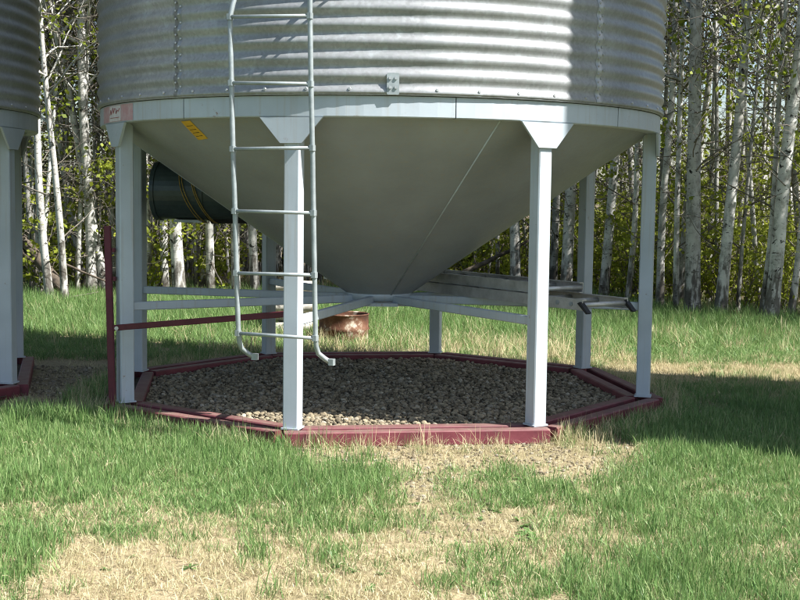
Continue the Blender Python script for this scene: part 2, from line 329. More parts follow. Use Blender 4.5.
def corr_profile(z0, z1, pitch=0.1045, amp=0.0092, n=8):
    k = int(round((z1-z0)/pitch*n)); return [(amp*math.sin(2*math.pi*(i/n)+0.9), z0+(z1-z0)*i/k) for i in range(k+1)]
def build_bin():
    root = empty('grain_bin')
    # ---- corrugated wall: three tiers of curved sheets
    tiers = [(Z_RING1+0.012, 3.30, [-129, -50, 20, 90, 161]), (3.285, 4.40, [-95, -23, 49, 121, 193]), (4.385, 5.5, [-129, -57, 15, 87, 159]), (5.485, 6.6, [-95, -23, 49, 121, 193]), (6.585, 7.7, [-129, -57, 15, 87, 159]), (7.685, Z_EAVE, [-95, -23, 49, 121, 193])]
    for ti, (z0, z1, seams) in enumerate(tiers):
        for k, a0 in enumerate(seams):
            a1 = seams[(k+1) % 5]
            if a1 <= a0: a1 += 360
            P0 = (z1-z0)/round((z1-z0)/0.1045*8)*8; rr = RW+0.0022*((k % 2))+0.003*(ti % 2); prof = [(rr+d, z) for d, z in corr_profile(z0, z1, n=8 if ti == 0 else 4)]
            n = max(8, int((a1-a0)/2.2)); mb = MB(); mb.lathe(prof, n, R_(a0-0.9), R_(a1+0.9), close=False)
            sheet = mb.build('wall_sheet', M['galv'], root)
            sd = sheet.modifiers.new('thick', 'SOLIDIFY'); sd.thickness = 0.0015; sd.offset = -1
            if ti == 0:
                # bolt rows: two columns at the seam, one row along the bottom edge
                b = MB()
                for col in (-0.45, 0.55):
                    for q in range(19):
                        z = z0+0.04+q*0.0522+(0.026 if col > 0 else 0)
                        if z < z1-.02: b_head(b, rr+0.0025+0.0092*math.sin(2*math.pi*(z-z0)/P0+0.9), R_(a0+col), z)
                n_b = int((a1-a0)/360*2*math.pi*RW/0.255)
                for q in range(n_b): b_head(b, rr+0.002+0.0092*math.sin(2*math.pi*0.030/P0+0.9), R_(a0+(q+.5)*(a1-a0)/n_b), z0+0.030, 0.0115)
                o = b.build('bolt_row', M['bolt'], sheet); o['kind'] = 'stuff'
    # bottom drip edge of the wall
    mb = MB(); mb.lathe([(RW-0.012, Z_RING1+0.004), (RW+0.006, Z_RING1+0.004), (RW+0.006, Z_RING1+0.016), (RW-0.012, Z_RING1+0.016)], 96); mb.build('base_flange', M['galv'], root)
    # small bolted bracket plate on the wall
    a = R_(-89.6); c = pol(RW+0.012, a, Z_RING1+0.075); mb = MB(); mb.obox(c, et(a), ez, er(a), (0.039, 0.068, 0.003), 0.006)
    pl = mb.build('bracket_plate', M['pipe'], root); b = MB()
    for i in (-1, 1):
        for j in (0.036, -0.022): b.obox(c+et(a)*i*0.018+ez*j+er(a)*0.006, et(a), ez, er(a), (0.0095, 0.0095, 0.005), 0.004)
    o = b.build('bolt_row', M['bolt'], pl); o['kind'] = 'stuff'
    # ---- roof above the picture: sheets as ribs on a cone
    mb = MB(); mb.lathe([(RW+0.07, Z_EAVE-0.03), (RW+0.07, Z_EAVE+0.01), (0.36, Z_EAVE+1.12)], 48, smooth=False); rf = mb.build('roof', M['galv'], root)
    mb = MB(); mb.lathe([(0.39, Z_EAVE+1.05), (0.39, Z_EAVE+1.24), (0.02, Z_EAVE+1.34)], 24); mb.build('roof_cap', M['galv'], rf)
    # ---- steel ring in eight lengths with narrow joints
    ja = [R_(-84+45*i) if i % 2 else R_(-79+45*i) for i in range(8)]
    ja = [R_(d) for d in (-79, -43.5, 2, 47, 92, 137, 182, 232)]
    for i in range(8):
        a0 = ja[i]+0.0014; a1 = ja[(i+1) % 8]-0.0014
        if a1 < a0: a1 += 2*math.pi
        ro = RW-0.0135; mb = MB(); n = max(6, int(math.degrees(a1-a0)/3))
        prof = [(ro-0.09, Z_RING0+.006), (ro-0.09, Z_RING0), (ro-0.006, Z_RING0), (ro, Z_RING0+0.006), (ro, Z_RING1), (ro-0.09, Z_RING1)]
        mb.lathe(prof, n, a0, a1, smooth=False, close=False)
        mb.build('ring_segment', M['paint'], root)
        mb = MB(); mb.obox(pol(ro-0.012, a0-0.0014, (Z_RING0+Z_RING1)/2), et(a0), ez, er(a0), (0.006, (Z_RING1-Z_RING0)/2-.001, 0.004)); mb.build('ring_joint', M['seal'], root)
    # ---- hopper: curved panels with welded seams
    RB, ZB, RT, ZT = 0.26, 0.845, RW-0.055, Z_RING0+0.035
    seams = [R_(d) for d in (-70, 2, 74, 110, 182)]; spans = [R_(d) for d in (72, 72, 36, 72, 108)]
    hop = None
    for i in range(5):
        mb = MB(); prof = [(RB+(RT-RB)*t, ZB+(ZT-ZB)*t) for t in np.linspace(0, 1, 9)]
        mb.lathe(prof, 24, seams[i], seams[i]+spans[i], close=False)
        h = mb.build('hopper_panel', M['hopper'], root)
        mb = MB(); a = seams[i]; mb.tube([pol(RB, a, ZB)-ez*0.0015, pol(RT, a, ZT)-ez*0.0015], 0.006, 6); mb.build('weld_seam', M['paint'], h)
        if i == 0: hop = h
    # collar, slide gate and hub plate under the hopper
    mb = MB(); mb.lathe([(RB-0.02, ZB+0.03), (RB, ZB+0.03), (RB, ZB-0.055), (RB-0.03, ZB-0.055)], 32); mb.build('outlet_collar', M['paint'], root)
    mb = MB(); mb.box((-0.24, -0.22, ZB-0.095), (0.26, 0.22, ZB-0.060)); mb.box((0.26, -0.17, ZB-0.085), (0.40, 0.17, ZB-0.07)); gate = mb.build('slide_gate', M['paint'], root)
    mb = MB(); mb.box((-0.14, -0.30, ZB-0.088), (-0.10, -0.22, ZB-0.067)); mb.box((0.10, -0.30, ZB-0.088), (0.14, -0.22, ZB-0.067)); mb.box((-0.14, -0.325, ZB-0.09), (0.14, -0.301, ZB-0.065)); mb.build('gate_handle', M['paint'], gate)
    # ---- legs, gussets, struts
    for a in LEG_AZ:
        c = pol(LEG_R, a)
        mb = MB(); hw = 0.052; mb.obox(c+ez*(0.112+Z_RING0)/2, er(a), et(a), ez, (hw, hw, (Z_RING0-0.112)/2), 0.007); lg = mb.build('leg', M['paint'], root)
        mb = MB(); mb.obox(c+ez*0.106, er(a), et(a), ez, (0.064, 0.06, 0.005), 0.004); mb.build('base_plate', M['paint'], lg)
        # trapezoid gusset on the outer face, seen from outside: wide top
        r0 = LEG_R+hw+0.001; t = RW-0.0125-r0; zt = Z_RING0-0.002; zb = zt-0.165
        v = []
        for r in (r0, r0+t):
            for s, z in ((-0.212, zt), (0.212, zt), (0.072, zb), (-0.072, zb)): v.append(er(a)*r+et(a)*s+ez*z)
        mb = MB(); mb.add(v, [(0, 1, 2, 3), (7, 6, 5, 4), (0, 4, 5, 1), (1, 5, 6, 2), (2, 6, 7, 3), (3, 7, 4, 0)]); mb.build('gusset', M['paint'], root)
        mb = MB(); mb.bar(pol(0.20, a, 0.800), pol(LEG_R-hw, a, 0.800), 0.045, 0.062, bev=0.006); mb.build('strut', M['paint'], root)
    # ---- maroon skid rails in two octagons
    for j in range(8):
        a0, a1 = LEG_AZ[j], LEG_AZ[(j+1) % 8]; am = a0+math.pi/8; ap = LEG_R*math.cos(math.pi/8)
        for off, ext, nm in ((0.105, 0.02, 'outer_rail'), (-0.075, -0.005, 'inner_rail')):
            hl = (ap+off)*math.tan(math.pi/8)+ext*(1 if j % 2 else -1)-(0.052 if not j % 2 else 0)
            jit = random.uniform(-.003, .003)
            mb = MB(); mb.obox(er(am)*(ap+off)+ez*(0.048+jit), er(am), ez, et(am), (0.049, 0.0495, hl), 0.008); mb.build(nm, M['red'], root)
    return root, hop
def b_head(b, r, a, z, s=0.0085):
    c = pol(r, a, z); b.lathe_at = None
    v = [c+et(a)*s*math.cos(t)+ez*s*math.sin(t) for t in np.arange(6)*math.pi/3]+[c+er(a)*0.006+et(a)*s*.75*math.cos(t)+ez*s*.75*math.sin(t) for t in np.arange(6)*math.pi/3]
    b.add(v, [(6, 7, 8, 9, 10, 11)]+[(i, (i+1) % 6, 6+(i+1) % 6, 6+i) for i in range(6)])

BIN, HOP = build_bin()
tag(BIN, 'corrugated steel grain bin with grey hopper, eight legs and a ladder', 'grain bin', 'grain bins in a row')
lb = copy_tree(BIN); lb.location = (*LEFT_BIN, 0); lb.rotation_euler.z = R_(6.6)
tag(lb, 'shaded grain bin cut off by the picture edge beside the laddered bin', 'grain bin', 'grain bins in a row')
rb = copy_tree(BIN); rb.location = (*RIGHT_BIN, 0); rb.rotation_euler.z = R_(8); rb.scale = (0.8, 0.8, 1.0)
tag(rb, 'narrower grain bin just outside the picture, shading the right side of the laddered bin', 'grain bin', 'grain bins in a row')

# ---- things fixed only to the middle bin: ladder, stickers
def bin_ladder():
    yl, yr = -2.19, -2.35
    Lp = [(231.5, 83), (233, 149), (235, 211), (236.5, 273), (238.5, 333)]; Rp = [(311, 84), (312.5, 148), (313.5, 213), (314.5, 275), (315.5, 338)]
    L = [aty(u, v, yl) for u, v in Lp]; Rr = [aty(u, v, yr) for u, v in Rp]
    t = np.array([0.946, -0.326, 0]); inn = np.array([0.326, 0.946, 0])
    def hook(p):
        return [p+np.array([0.004, 0, -.05]), p+np.array([0.012, 0, -.10])+inn*0.02, p+t*0.045+ez*-.135+inn*0.05, p+t*0.075+ez*-.155+inn*0.06]
    L0 = aty(230, 17, yl); Lt = [L0+np.array([0.018, 0.012, 0.085]), L0+np.array([0.034, 0.018, 0.14]), L0+np.array([0.036, 0.02, 0.6]), L0+np.array([0.04, 0.03, 2.6])]
    R0 = aty(310, 16, yr); Rt = [R0+np.array([0, 0, 0.6]), R0+np.array([0, 0.02, 2.6])]
    mb = MB(); mb.tube(Lt[::-1]+[L0]+L+hook(L[-1]), 0.0165, 10); mb.tube(Rt[::-1]+[R0]+Rr+hook(Rr[-1]), 0.0165, 10)
    lad = mb.build('ladder', M['pipe'], BIN)
    rungs = [(L0, R0)]+list(zip(L, Rr))+[(L0+ez*0.385*k+np.array([.036, .02, 0]), R0+ez*0.385*k) for k in range(1, 7)]
    for p, q in rungs:
        mb = MB(); mb.tube([p+inn*-0.012, q+inn*-0.012], 0.0115, 8); mb.build('rung', M['pipe'], lad)
        for e in (p, q):
            mb = MB(); mb.obox(e+inn*-0.006, t, inn, ez, (0.019, 0.018, 0.018), 0.007); mb.build('clamp', M['pipe'], lad)
    for e in (hook(L[-1])[-1], hook(Rr[-1])[-1]):
        mb = MB(); mb.obox(e+t*0.012, t, inn, ez, (0.020, 0.018, 0.020), 0.005); mb.build('end_fitting', M['pipe'], lad)
    for aw, ar in ((-98.3, -100.4), (-100.4, -102.6), (-115.2, -114.2), (-117.6, -115.8)):   # wall brackets: paired rods
        mb = MB(); mb.tube([pol(RW+.012, R_(aw), 2.94), pol(2.385, R_(ar), 2.94)], 0.0095, 8); mb.build('stand_off', M['pipe'], lad)
    for p in (L0, R0):                                   # stand-offs to the wall
        for dz in (0.17, 1.3):
            s = p+ez*dz; a = math.atan2(s[1], s[0]); w = pol(RW+0.004, a-0.01, s[2])
            mb = MB(); mb.bar(s, w, 0.03, 0.006); mb.build('stand_off', M['pipe'], lad)
bin_ladder()
def stickers():
    # faded red sticker on the ring, white panel with red scrawl
    ro = RW-0.0135
    def patch(a0, a1, z0, z1, lift, name, mat, parent):
        n = 8; mb = MB(); v = []
        for i in range(n+1):
            a = R_(a0+(a1-a0)*i/n); v += [pol(ro+lift, a, z0), pol(ro+lift, a, z1)]
        mb.add(v, [(2*i, 2*i+2, 2*i+3, 2*i+1) for i in range(n)]); o = mb.build(name, mat, parent)
        s = o.modifiers.new('t', 'SOLIDIFY'); s.thickness = 0.0008; s.offset = -1; return o
    d = patch(-160, -143.0, Z_RING0+0.010, Z_RING1-0.006, 0.0018, 'sticker', M['label_r'], BIN); d['label'] = 'faded red maker sticker with a white panel'
    w = patch(-154.5, -148.2, Z_RING0+0.014, Z_RING1-0.010, 0.0030, 'white_panel', M['label_w'], d)
    mb = MB(); z = Z_RING0+0.05
    pts = [(-154, .01), (-153.5, .045), (-153.0, .012), (-152.6, .03), (-152.2, .06), (-151.8, .02), (-151.2, .055), (-150.6, .05), (-150.4, .015), (-149.8, .04), (-149.2, .03), (-148.6, .05)]
    mb.tube([pol(ro+.0055, R_(a), z+dz) for a, dz in pts], 0.0024, 5); mb.tube([pol(ro+.0055, R_(a), z-.012) for a in (-153.8, -151, -148.8)], 0.002, 5)
    mb.build('printed_mark', M['label_ink'], w)
    # yellow warning sticker on the hopper near its top, slanted
    RB, ZB, RT, ZT = 0.26, 0.845, RW-0.055, Z_RING0+0.035
    def cone(u, v):
        lo, hi = 0.3, 1.0; dr = ray(u, v)
        t0 = 5.0
        for t in np.linspace(6.5, 12, 4000):
            q = CAM+dr*t; r = math.hypot(q[0], q[1]); 
            if q[2] >= ZB+(ZT-ZB)*(r-RB)/(RT-RB) and r < RT: return q+dr*-0.004
        return CAM+dr*8
    q = [cone(181, 121.5), (cone(190, 120.5)), cone(208, 138.5), cone(198.5, 140)]
    dn = np.cross(q[1]-q[0], q[3]-q[0]); dn /= np.linalg.norm(dn)
    mb = MB(); mb.add(q+[p-dn*0.0012 for p in q], [(0, 1, 2, 3), (7, 6, 5, 4), (0, 4, 5, 1), (1, 5, 6, 2), (2, 6, 7, 3), (3, 7, 4, 0)]); ws = mb.build('warning_sticker', M['label_y'], HOP); ws['label'] = 'yellow warning sticker set slanting on the hopper'
    mb = MB()
    for k in (0.25, 0.45, 0.62, 0.8):
        a = q[0]+(q[3]-q[0])*k; b = q[1]+(q[2]-q[1])*k; side = 1 if np.dot(dn, CAM-a) > 0 else -1
        mb.tube([a+(b-a)*.15+dn*side*.0025, a+(b-a)*.8+dn*side*.0025], 0.0016, 4)
    mb.build('printed_line', M['seal'], ws)
stickers()

# ------------------------------------------------------------------ aeration fan with yellow cable
def fan():
    c = np.array([-1.86, 0.50, 1.645]); ax = np.array([0.985, -0.17, 0.0]); ax /= np.linalg.norm(ax); r = 0.238
    root = empty('aeration_fan', c); tag(root, 'dark teal drum-shaped aeration fan fixed to the hopper side', 'fan')
    s = np.cross(ax, ez); L = 0.84
    def ringpath(prof, n=36):
        v = []; m = len(prof)
        for i in range(n):
            a = 2*math.pi*i/n; v += [ax*d+(s*math.cos(a)+ez*math.sin(a))*rr for d, rr in prof]
        return v, [(i*m+k, ((i+1) % n)*m+k, ((i+1) % n)*m+k+1, i*m+k+1) for i in range(n) for k in range(m-1)]
    mb = MB(); mb.add(*ringpath([(0.03, r-.02), (0.0, r), (0.0, r+.012), (0.035, r+.012), (0.035, r), (0.42, r), (0.42, r+.008), (0.45, r+.008), (0.45, r), (L, r)]), smooth=False); mb.build('housing', M['fan'], root)
    mb = MB(); mb.add(*ringpath([(0.06, .06), (0.06, r-.005)])); mb.add(*ringpath([(0.02, 0.0001), (0.02, .07), (0.2, .07)])); mb.build('motor', M['black'], root)
    for k in range(4):
        mb = MB(); mb.add(*ringpath([(0.01, 0.06+.05*k), (0.01, 0.068+.05*k), (0.018, 0.068+.05*k)])); mb.build('guard_ring', M['fan'], root)
    mb = MB(); mb.bar(ax*0.16-ez*(r+.012), ax*0.40-ez*(r+.012), 0.16, 0.022); mb.build('foot_plate', M['pipe'], root)
    mb = MB(); mb.tube([ax*0.46-ez*(r-.01)+s*-.02, ax*1.0-ez*(r-.03)+s*0.04], 0.045, 12); mb.build('conduit', M['black'], root)
    cab = empty('yellow_cable', c); tag(cab, 'loops of yellow electric cable hung round the dark fan', 'cable')
    for d0, d1, rad, nm in ((0.24, 0.40, r+.012, 'cable_loop'), (0.26, 0.43, r+.014, 'cable_loop'), (0.34, 0.50, r+.012, 'cable_loop'), (0.355, 0.52, r+.015, 'cable_loop')):
        path = []
        for i in range(41):
            a = 2*math.pi*i/40; sag = (1-math.sin(a))/2
            path.append(ax*(d0+(d1-d0)*sag*sag)+(s*math.cos(a)+ez*math.sin(a))*(rad+0.012*sag**3))
        mb = MB(); mb.tube(path, 0.0042, 6, cap=False); mb.build(nm, M['yellow'], cab)
fan()

# ------------------------------------------------------------------ dark red hitch frame leaning at the near corner leg
def red_frame():
    b = aty(112.5, 403, -1.10); t = aty(107.5, 226, -1.02)
    root = empty('red_hitch_frame', b); tag(root, 'dark red steel upright with long arm beside the corner leg', 'steel frame')
    mb = MB(); mb.bar((0, 0, -.02), t-b, 0.048, 0.048, upv=(0, 1, 0), bev=0.006); mb.build('upright', M['darkred'], root)
    for k, dz in enumerate((0.15, 0.33)):
        p = (t-b)*(1-dz*0.9); mb = MB(); mb.obox(p+np.array([.04, 0, 0]), (1, 0, 0), (0, 1, 0), ez, (.012, .02, .015), .003); mb.build('catch', M['darkred'], root)
    p = aty(116, 327, -1.10)-b; q = aty(292, 313.5, -1.75)-b
    mb = MB(); mb.bar(p+np.array([0, -.06, 0]), q, 0.03, 0.042, bev=0.004); arm = mb.build('arm', M['darkred'], root)
    mb = MB(); mb.tube([p+np.array([.02, -.075, 0]), p+np.array([.02, -.095, 0])], 0.015, 8); mb.build('bolt', M['bolt'], arm)
    mb = MB(); mb.box((-.06, -.06, -.10), (.09, .06, -.021)); mb.build('foot', M['darkred'], root)
red_frame()

# ------------------------------------------------------------------ aluminium extension ladder lying on the struts
def ext_ladder():
    d = np.array([-0.51, 0.86, 0.0]); d /= np.linalg.norm(d); w = np.array([0.86, 0.51, 0.0]); w /= np.linalg.norm(w)
    o = np.array([1.40, -1.42, 0.834]); root = empty('extension_ladder', o)
    tag(root, 'weathered aluminium extension ladder lying flat across the struts', 'ladder')
    H = 0.078
    def section(off, z0, width, L0, L1, nm):
        for sgn in (0, 1):
            base = w*(off+sgn*width); mb = MB()
            sd = 1 if sgn == 0 else -1
            mb.bar(base+d*L0+ez*(z0+H/2), base+d*L1+ez*(z0+H/2), 0.006, H)
            for zz in (z0+.003, z0+H-.003): mb.bar(base+w*sd*0.018+d*L0+ez*zz, base+w*sd*0.018+d*L1+ez*zz, 0.034, 0.006)
            mb.build(nm, M['alu'], root)
        k = L0+0.02
        while k < L1:
            mb = MB(); mb.tube([w*(off+0.003)+d*k+ez*(z0+H/2), w*(off+width-.003)+d*k+ez*(z0+H/2)], 0.018, 10); mb.build('rung', M['alu'], root); k += 0.30
    section(0.0, 0.0, 0.43, 0.0, 3.7, 'rail'); section(0.035, H+.006, 0.36, 0.45, 3.9, 'upper_rail')
    for sgn in (0, 1):
        b = w*0.43*sgn; mb = MB(); s = 0.03
        v = [b-w*s*.6-d*.075+ez*(-.012), b+w*s*.6-d*.075+ez*(-.012), b+w*s*.6-d*.055+ez*(-.02), b-w*s*.6-d*.055+ez*(-.02),
             b-w*s*.6+d*.01+ez*.062, b+w*s*.6+d*.01+ez*.062, b+w*s*.6+d*.04+ez*.05, b-w*s*.6+d*.04+ez*.05]
        mb.add(v, [(0, 1, 2, 3), (7, 6, 5, 4), (0, 4, 5, 1), (1, 5, 6, 2), (2, 6, 7, 3), (3, 7, 4, 0)]); mb.build('rubber_foot', M['black'], root)
    for k in (0.12, 0.27):
        mb = MB(); mb.tube([-w*.010+d*k+ez*.04, -w*.003+d*k+ez*.04], 0.016, 10); mb.build('rung_end', M['pipe'], root)
ext_ladder()

# ------------------------------------------------------------------ rusty drum and slatted box in the grass behind
def drum():
    root = empty('rusty_drum', (-0.30, 3.95, -0.01)); tag(root, 'low rusty cut-down steel drum in the grass behind the hopper outlet', 'drum')
    r = 0.28; prof = [(0.0, 0.012), (r-.02, 0.012), (r, .0), (r, .02), (r, .125), (r+.014, .145), (r, .165), (r, .30), (r+.010, .308), (r-.003, .316), (r-.008, .30), (r-.008, .03), (0.0, .03)]
    mb = MB(); mb.lathe(prof, 40); body = mb.build('body', M['rust'], root)
drum()
def firewood():
    """pale aspen billets piled beside the drum"""
    rnd = np.random.default_rng(90); k = 0
    for row in range(5):
        for col in range(3 if row < 4 else 2):
            r = rnd.uniform(.055, .072); L = rnd.uniform(.42, .5); x = -0.90+rnd.normal(0, .015); y = 4.62+col*.145+(.07 if row % 2 else 0); z = .065+row*.122
            root = empty('aspen_log', (x, y, z)); root.rotation_euler.z = rnd.normal(0, .03)
            place_ = ('bottom', 'second', 'middle', 'fourth', 'top')[row]; depth_ = ('front', 'inner', 'back')[col]
            tag(root, 'white-barked firewood log, %s layer, %s row of the pile behind ladder leg' % (place_, depth_), 'log', 'firewood pile')
            ph = rnd.uniform(0, 6.28); mb = MB(); mb.tube([(-L/2+L*t, .008*math.sin(ph+t*4), .005*math.cos(ph+t*3)) for t in np.linspace(0, 1, 6)], r, 12, cap=False); mb.build('bark', M['logbark'], root)
            for sg in (-1, 1):
                mb = MB(); mb.tube([(sg*(L/2-.012), 0, 0), (sg*(L/2-.002), 0, 0)], r*.97, 12); mb.build('cut_end', M['cutwood'], root)
firewood()

# ------------------------------------------------------------------ scatter machinery (grass and gravel are masses nobody could count)
def proto_collection(name, meshes):
    c = bpy.data.collections.new(name)
    for i, me in enumerate(meshes):
        o = bpy.data.objects.new('%s_%02d' % (name, i), me); c.objects.link(o)
    return c
def scatter(name, P, rot, scl, idx, coll, label, cat=None, parent=None, kind='stuff'):
    me = bpy.data.meshes.new(name); me.from_pydata([tuple(p) for p in P], [], [])
    for an, ty, dat in (('rot', 'FLOAT_VECTOR', rot), ('scl', 'FLOAT_VECTOR', scl), ('idx', 'INT', idx)):
        a = me.attributes.new(an, ty, 'POINT'); a.data.foreach_set('value' if ty == 'INT' else 'vector', np.ascontiguousarray(dat).ravel())
    o = put(name, me, parent)
    ng = bpy.data.node_groups.new(name+'_nodes', 'GeometryNodeTree')
    ng.interface.new_socket('Geometry', in_out='INPUT', socket_type='NodeSocketGeometry'); ng.interface.new_socket('Geometry', in_out='OUTPUT', socket_type='NodeSocketGeometry')
    gi = ng.nodes.new('NodeGroupInput'); go = ng.nodes.new('NodeGroupOutput'); ip = ng.nodes.new('GeometryNodeInstanceOnPoints')
    ci = ng.nodes.new('GeometryNodeCollectionInfo'); ci.inputs['Collection'].default_value = coll; ci.inputs['Separate Children'].default_value = True; ci.inputs['Reset Children'].default_value = True
    def attr(n, t):
        a = ng.nodes.new('GeometryNodeInputNamedAttribute'); a.data_type = t; a.inputs['Name'].default_value = n; return a.outputs[0]
    L = ng.links.new
    L(gi.outputs[0], ip.inputs['Points']); L(ci.outputs[0], ip.inputs['Instance']); ip.inputs['Pick Instance'].default_value = True
    L(attr('idx', 'INT'), ip.inputs['Instance Index']); L(attr('rot', 'FLOAT_VECTOR'), ip.inputs['Rotation']); L(attr('scl', 'FLOAT_VECTOR'), ip.inputs['Scale'])
    L(ip.outputs[0], go.inputs[0])
    m = o.modifiers.new('scatter', 'NODES'); m.node_group = ng
    tag(o, label, cat, kind=kind); return o
def with_bc(me, vals):
    a = me.attributes.new('bc', 'FLOAT', 'POINT'); a.data.foreach_set('value', np.asarray(vals, np.float32)); return me
def tuft(n, rad, h0, h1, lean, w, mat, name, curl=0.5):
    v = []; f = []; bc = []
    for _ in range(n):
        a = random.uniform(0, 6.283); r = rad*math.sqrt(random.random()); b = np.array([r*math.cos(a), r*math.sin(a), -0.01])
        h = random.uniform(h0, h1); ld = random.uniform(0, 6.283); le = abs(random.gauss(0, lean)); D = np.array([math.cos(ld), math.sin(ld), 0])
        fa = random.uniform(0, 6.283); S = np.array([math.cos(fa), math.sin(fa), 0])*w*random.uniform(.6, 1.2)/2
        k = len(v); t = random.random()
        for q, ws in ((0, 1), (.45, .95), (.8, .6)):
            l = h*q; th = le*(0.4+curl*q*1.6); p = b+ez*l*math.cos(min(th, 1.5))+D*l*math.sin(min(th, 1.5)); v += [p-S*ws, p+S*ws]
        th = min(le*(0.4+curl*1.7), 1.6); v.append(b+ez*h*math.cos(th)+D*h*math.sin(th))
        f += [(k, k+1, k+3, k+2), (k+2, k+3, k+5, k+4), (k+4, k+5, k+6)]; bc += [t]*7
    me = bpy.data.meshes.new(name); me.from_pydata(v, [], f); me.materials.append(mat); me.polygons.foreach_set('use_smooth', [True]*len(f)); return with_bc(me, bc)

GREEN = proto_collection('green_tuft', [tuft(30, .062, .035, .09, .42, .0036, M['grass'], 'green_tuft') for _ in range(7)])
TALL = proto_collection('tall_tuft', [tuft(24, .075, .07, .22, .42, .0052, M['grass'], 'tall_tuft') for _ in range(7)])
DRY = proto_collection('dry_tuft', [tuft(34, .075, .018, .055, 1.05, .0032, M['straw'], 'dry_tuft') for _ in range(7)])
DRYTALL = proto_collection('dry_tall_tuft', [tuft(16, .08, .08, .24, .7, .0048, M['straw'], 'dry_tall_tuft') for _ in range(6)])
def pebble():
    import bmesh
    bm = bmesh.new(); bmesh.ops.create_icosphere(bm, subdivisions=2, radius=1.0)
    pl = [(np.array([random.gauss(0, 1) for _ in range(3)]), random.uniform(.62, .9)) for _ in range(7)]
    for q in bm.verts:
        p = np.array(q.co)
        for n, dd in pl:
            n = n/np.linalg.norm(n); e = p@n-dd
            if e > 0: p = p-n*e*0.85
        q.co = p*np.array([1.0, .82, .62])
    me = bpy.data.meshes.new('pebble'); bm.to_mesh(me); bm.free(); me.materials.append(M['stone']); me.polygons.foreach_set('use_smooth', [True]*len(me.polygons)); return me
PEB = proto_collection('pebble', [pebble() for _ in range(9)])

def oct_in(x, y, off=0.0, c=(0, 0)):
    """inside the octagon of the rails (apothem + off)"""
    ap = LEG_R*math.cos(math.pi/8)+off; x = np.asarray(x)-c[0]; y = np.asarray(y)-c[1]; r = np.full(np.shape(x), True)
    for j in range(8):
        a = LEG_AZ[j]+math.pi/8; r &= (x*math.cos(a)+y*math.sin(a)) < ap
    return r
def blob(u, v, L):
    g = np.zeros(np.shape(u))
    for b in L:
        cu, cv, ru, rv = b[:4]; am = b[4] if len(b) > 4 else 1.0
        d = np.sqrt(((u-cu)/ru)**2+((v-cv)/rv)**2); g = np.maximum(g, am*np.clip((1.25-d)/0.5, 0, 1))
    return g
FRONT_GREEN = [(40, 464, 190, 58), (205, 470, 125, 48), (305, 482, 94, 34), (150, 530, 220, 18, .45), (150, 425, 85, 24), (500, 490, 74, 23, .9), (735, 492, 130, 62), (760, 575, 140, 70, .95), (640, 582, 110, 36, .8),
               (0, 515, 55, 90, .75), (600, 545, 90, 40, .45), (345, 505, 60, 18, .7), (300, 520, 150, 22, .4), (480, 570, 60, 40, .35), (130, 530, 100, 20, .35), (335, 568, 12, 7, .9), (720, 425, 110, 40, .8)]
def greenness(x, y):
    u, v = pix(x, y); g = blob(u, v, FRONT_GREEN)*0.95+0.05
    return np.clip(g+(vn(x+20, y+20, 2.1)-.5)*0.5*(g > .08)+(vn(x+3, y+7, 6.0)-.5)*0.3, 0, 1)
def bare(x, y):
    """trodden stony strips by the sills"""
    u, v = pix(x, y)
    return blob(u, v, [(440, 454, 170, 19), (330, 448, 62, 12), (575, 462, 70, 24, .8), (425, 482, 48, 24, .8), (470, 530, 60, 30, .35), (72, 383, 62, 30, 1.5), (20, 415, 60, 12, .8), (700, 405, 60, 12, .6)])
def place(n, x0, x1, y0, y1): return rng.uniform(x0, x1, n), rng.uniform(y0, y1, n)
def emit(name, x, y, coll, nk, s0, s1, label, tilt=.12, zoff=0.0, grow=1.0):
    n = len(x); P = np.stack([x, y, gz(x, y)+zoff], -1); rot = np.stack([rng.normal(0, tilt, n), rng.normal(0, tilt, n), rng.uniform(0, 6.283, n)], -1)
    s = rng.uniform(s0, s1, n); scl = np.stack([s, s, s*rng.uniform(.8, 1.25, n)*grow], -1)
    return scatter(name, P, rot, scl, rng.integers(0, nk, n).astype(np.int32), coll, label)
def clear_of(x, y, o=0.17):
    o = o+0.05
    return ~(oct_in(x, y, o) | oct_in(x, y, o, LEFT_BIN))

# front and side lawn
x, y = place(40000, -5.0, 5.0, -6.6, 2.6); g = greenness(x, y); bz = bare(x, y); k = (rng.random(len(x)) < g*(1-bz*.92)) & clear_of(x, y)
u, v = pix(x, y); s_mul = 0.75+0.5*vn(x+5, y+1, .9)
emit('lawn_grass', x[k], y[k], GREEN, 7, .7, 1.35, grow=.55+.95*vn(x[k]+5, y[k]+1, 1.3), label='short green lawn grass growing in front of the bins')
x, y = place(34000, -5.0, 5.0, -6.6, 2.6); g = greenness(x, y); bz = bare(x, y); k = (rng.random(len(x)) < np.clip(1.05-g*.92, 0, 1)*(1-bz*.6)) & clear_of(x, y, .15)
emit('dry_lawn', x[k], y[k], DRY, 7, .7, 1.25, 'straw coloured dry lawn grass in front of the bins', .3)
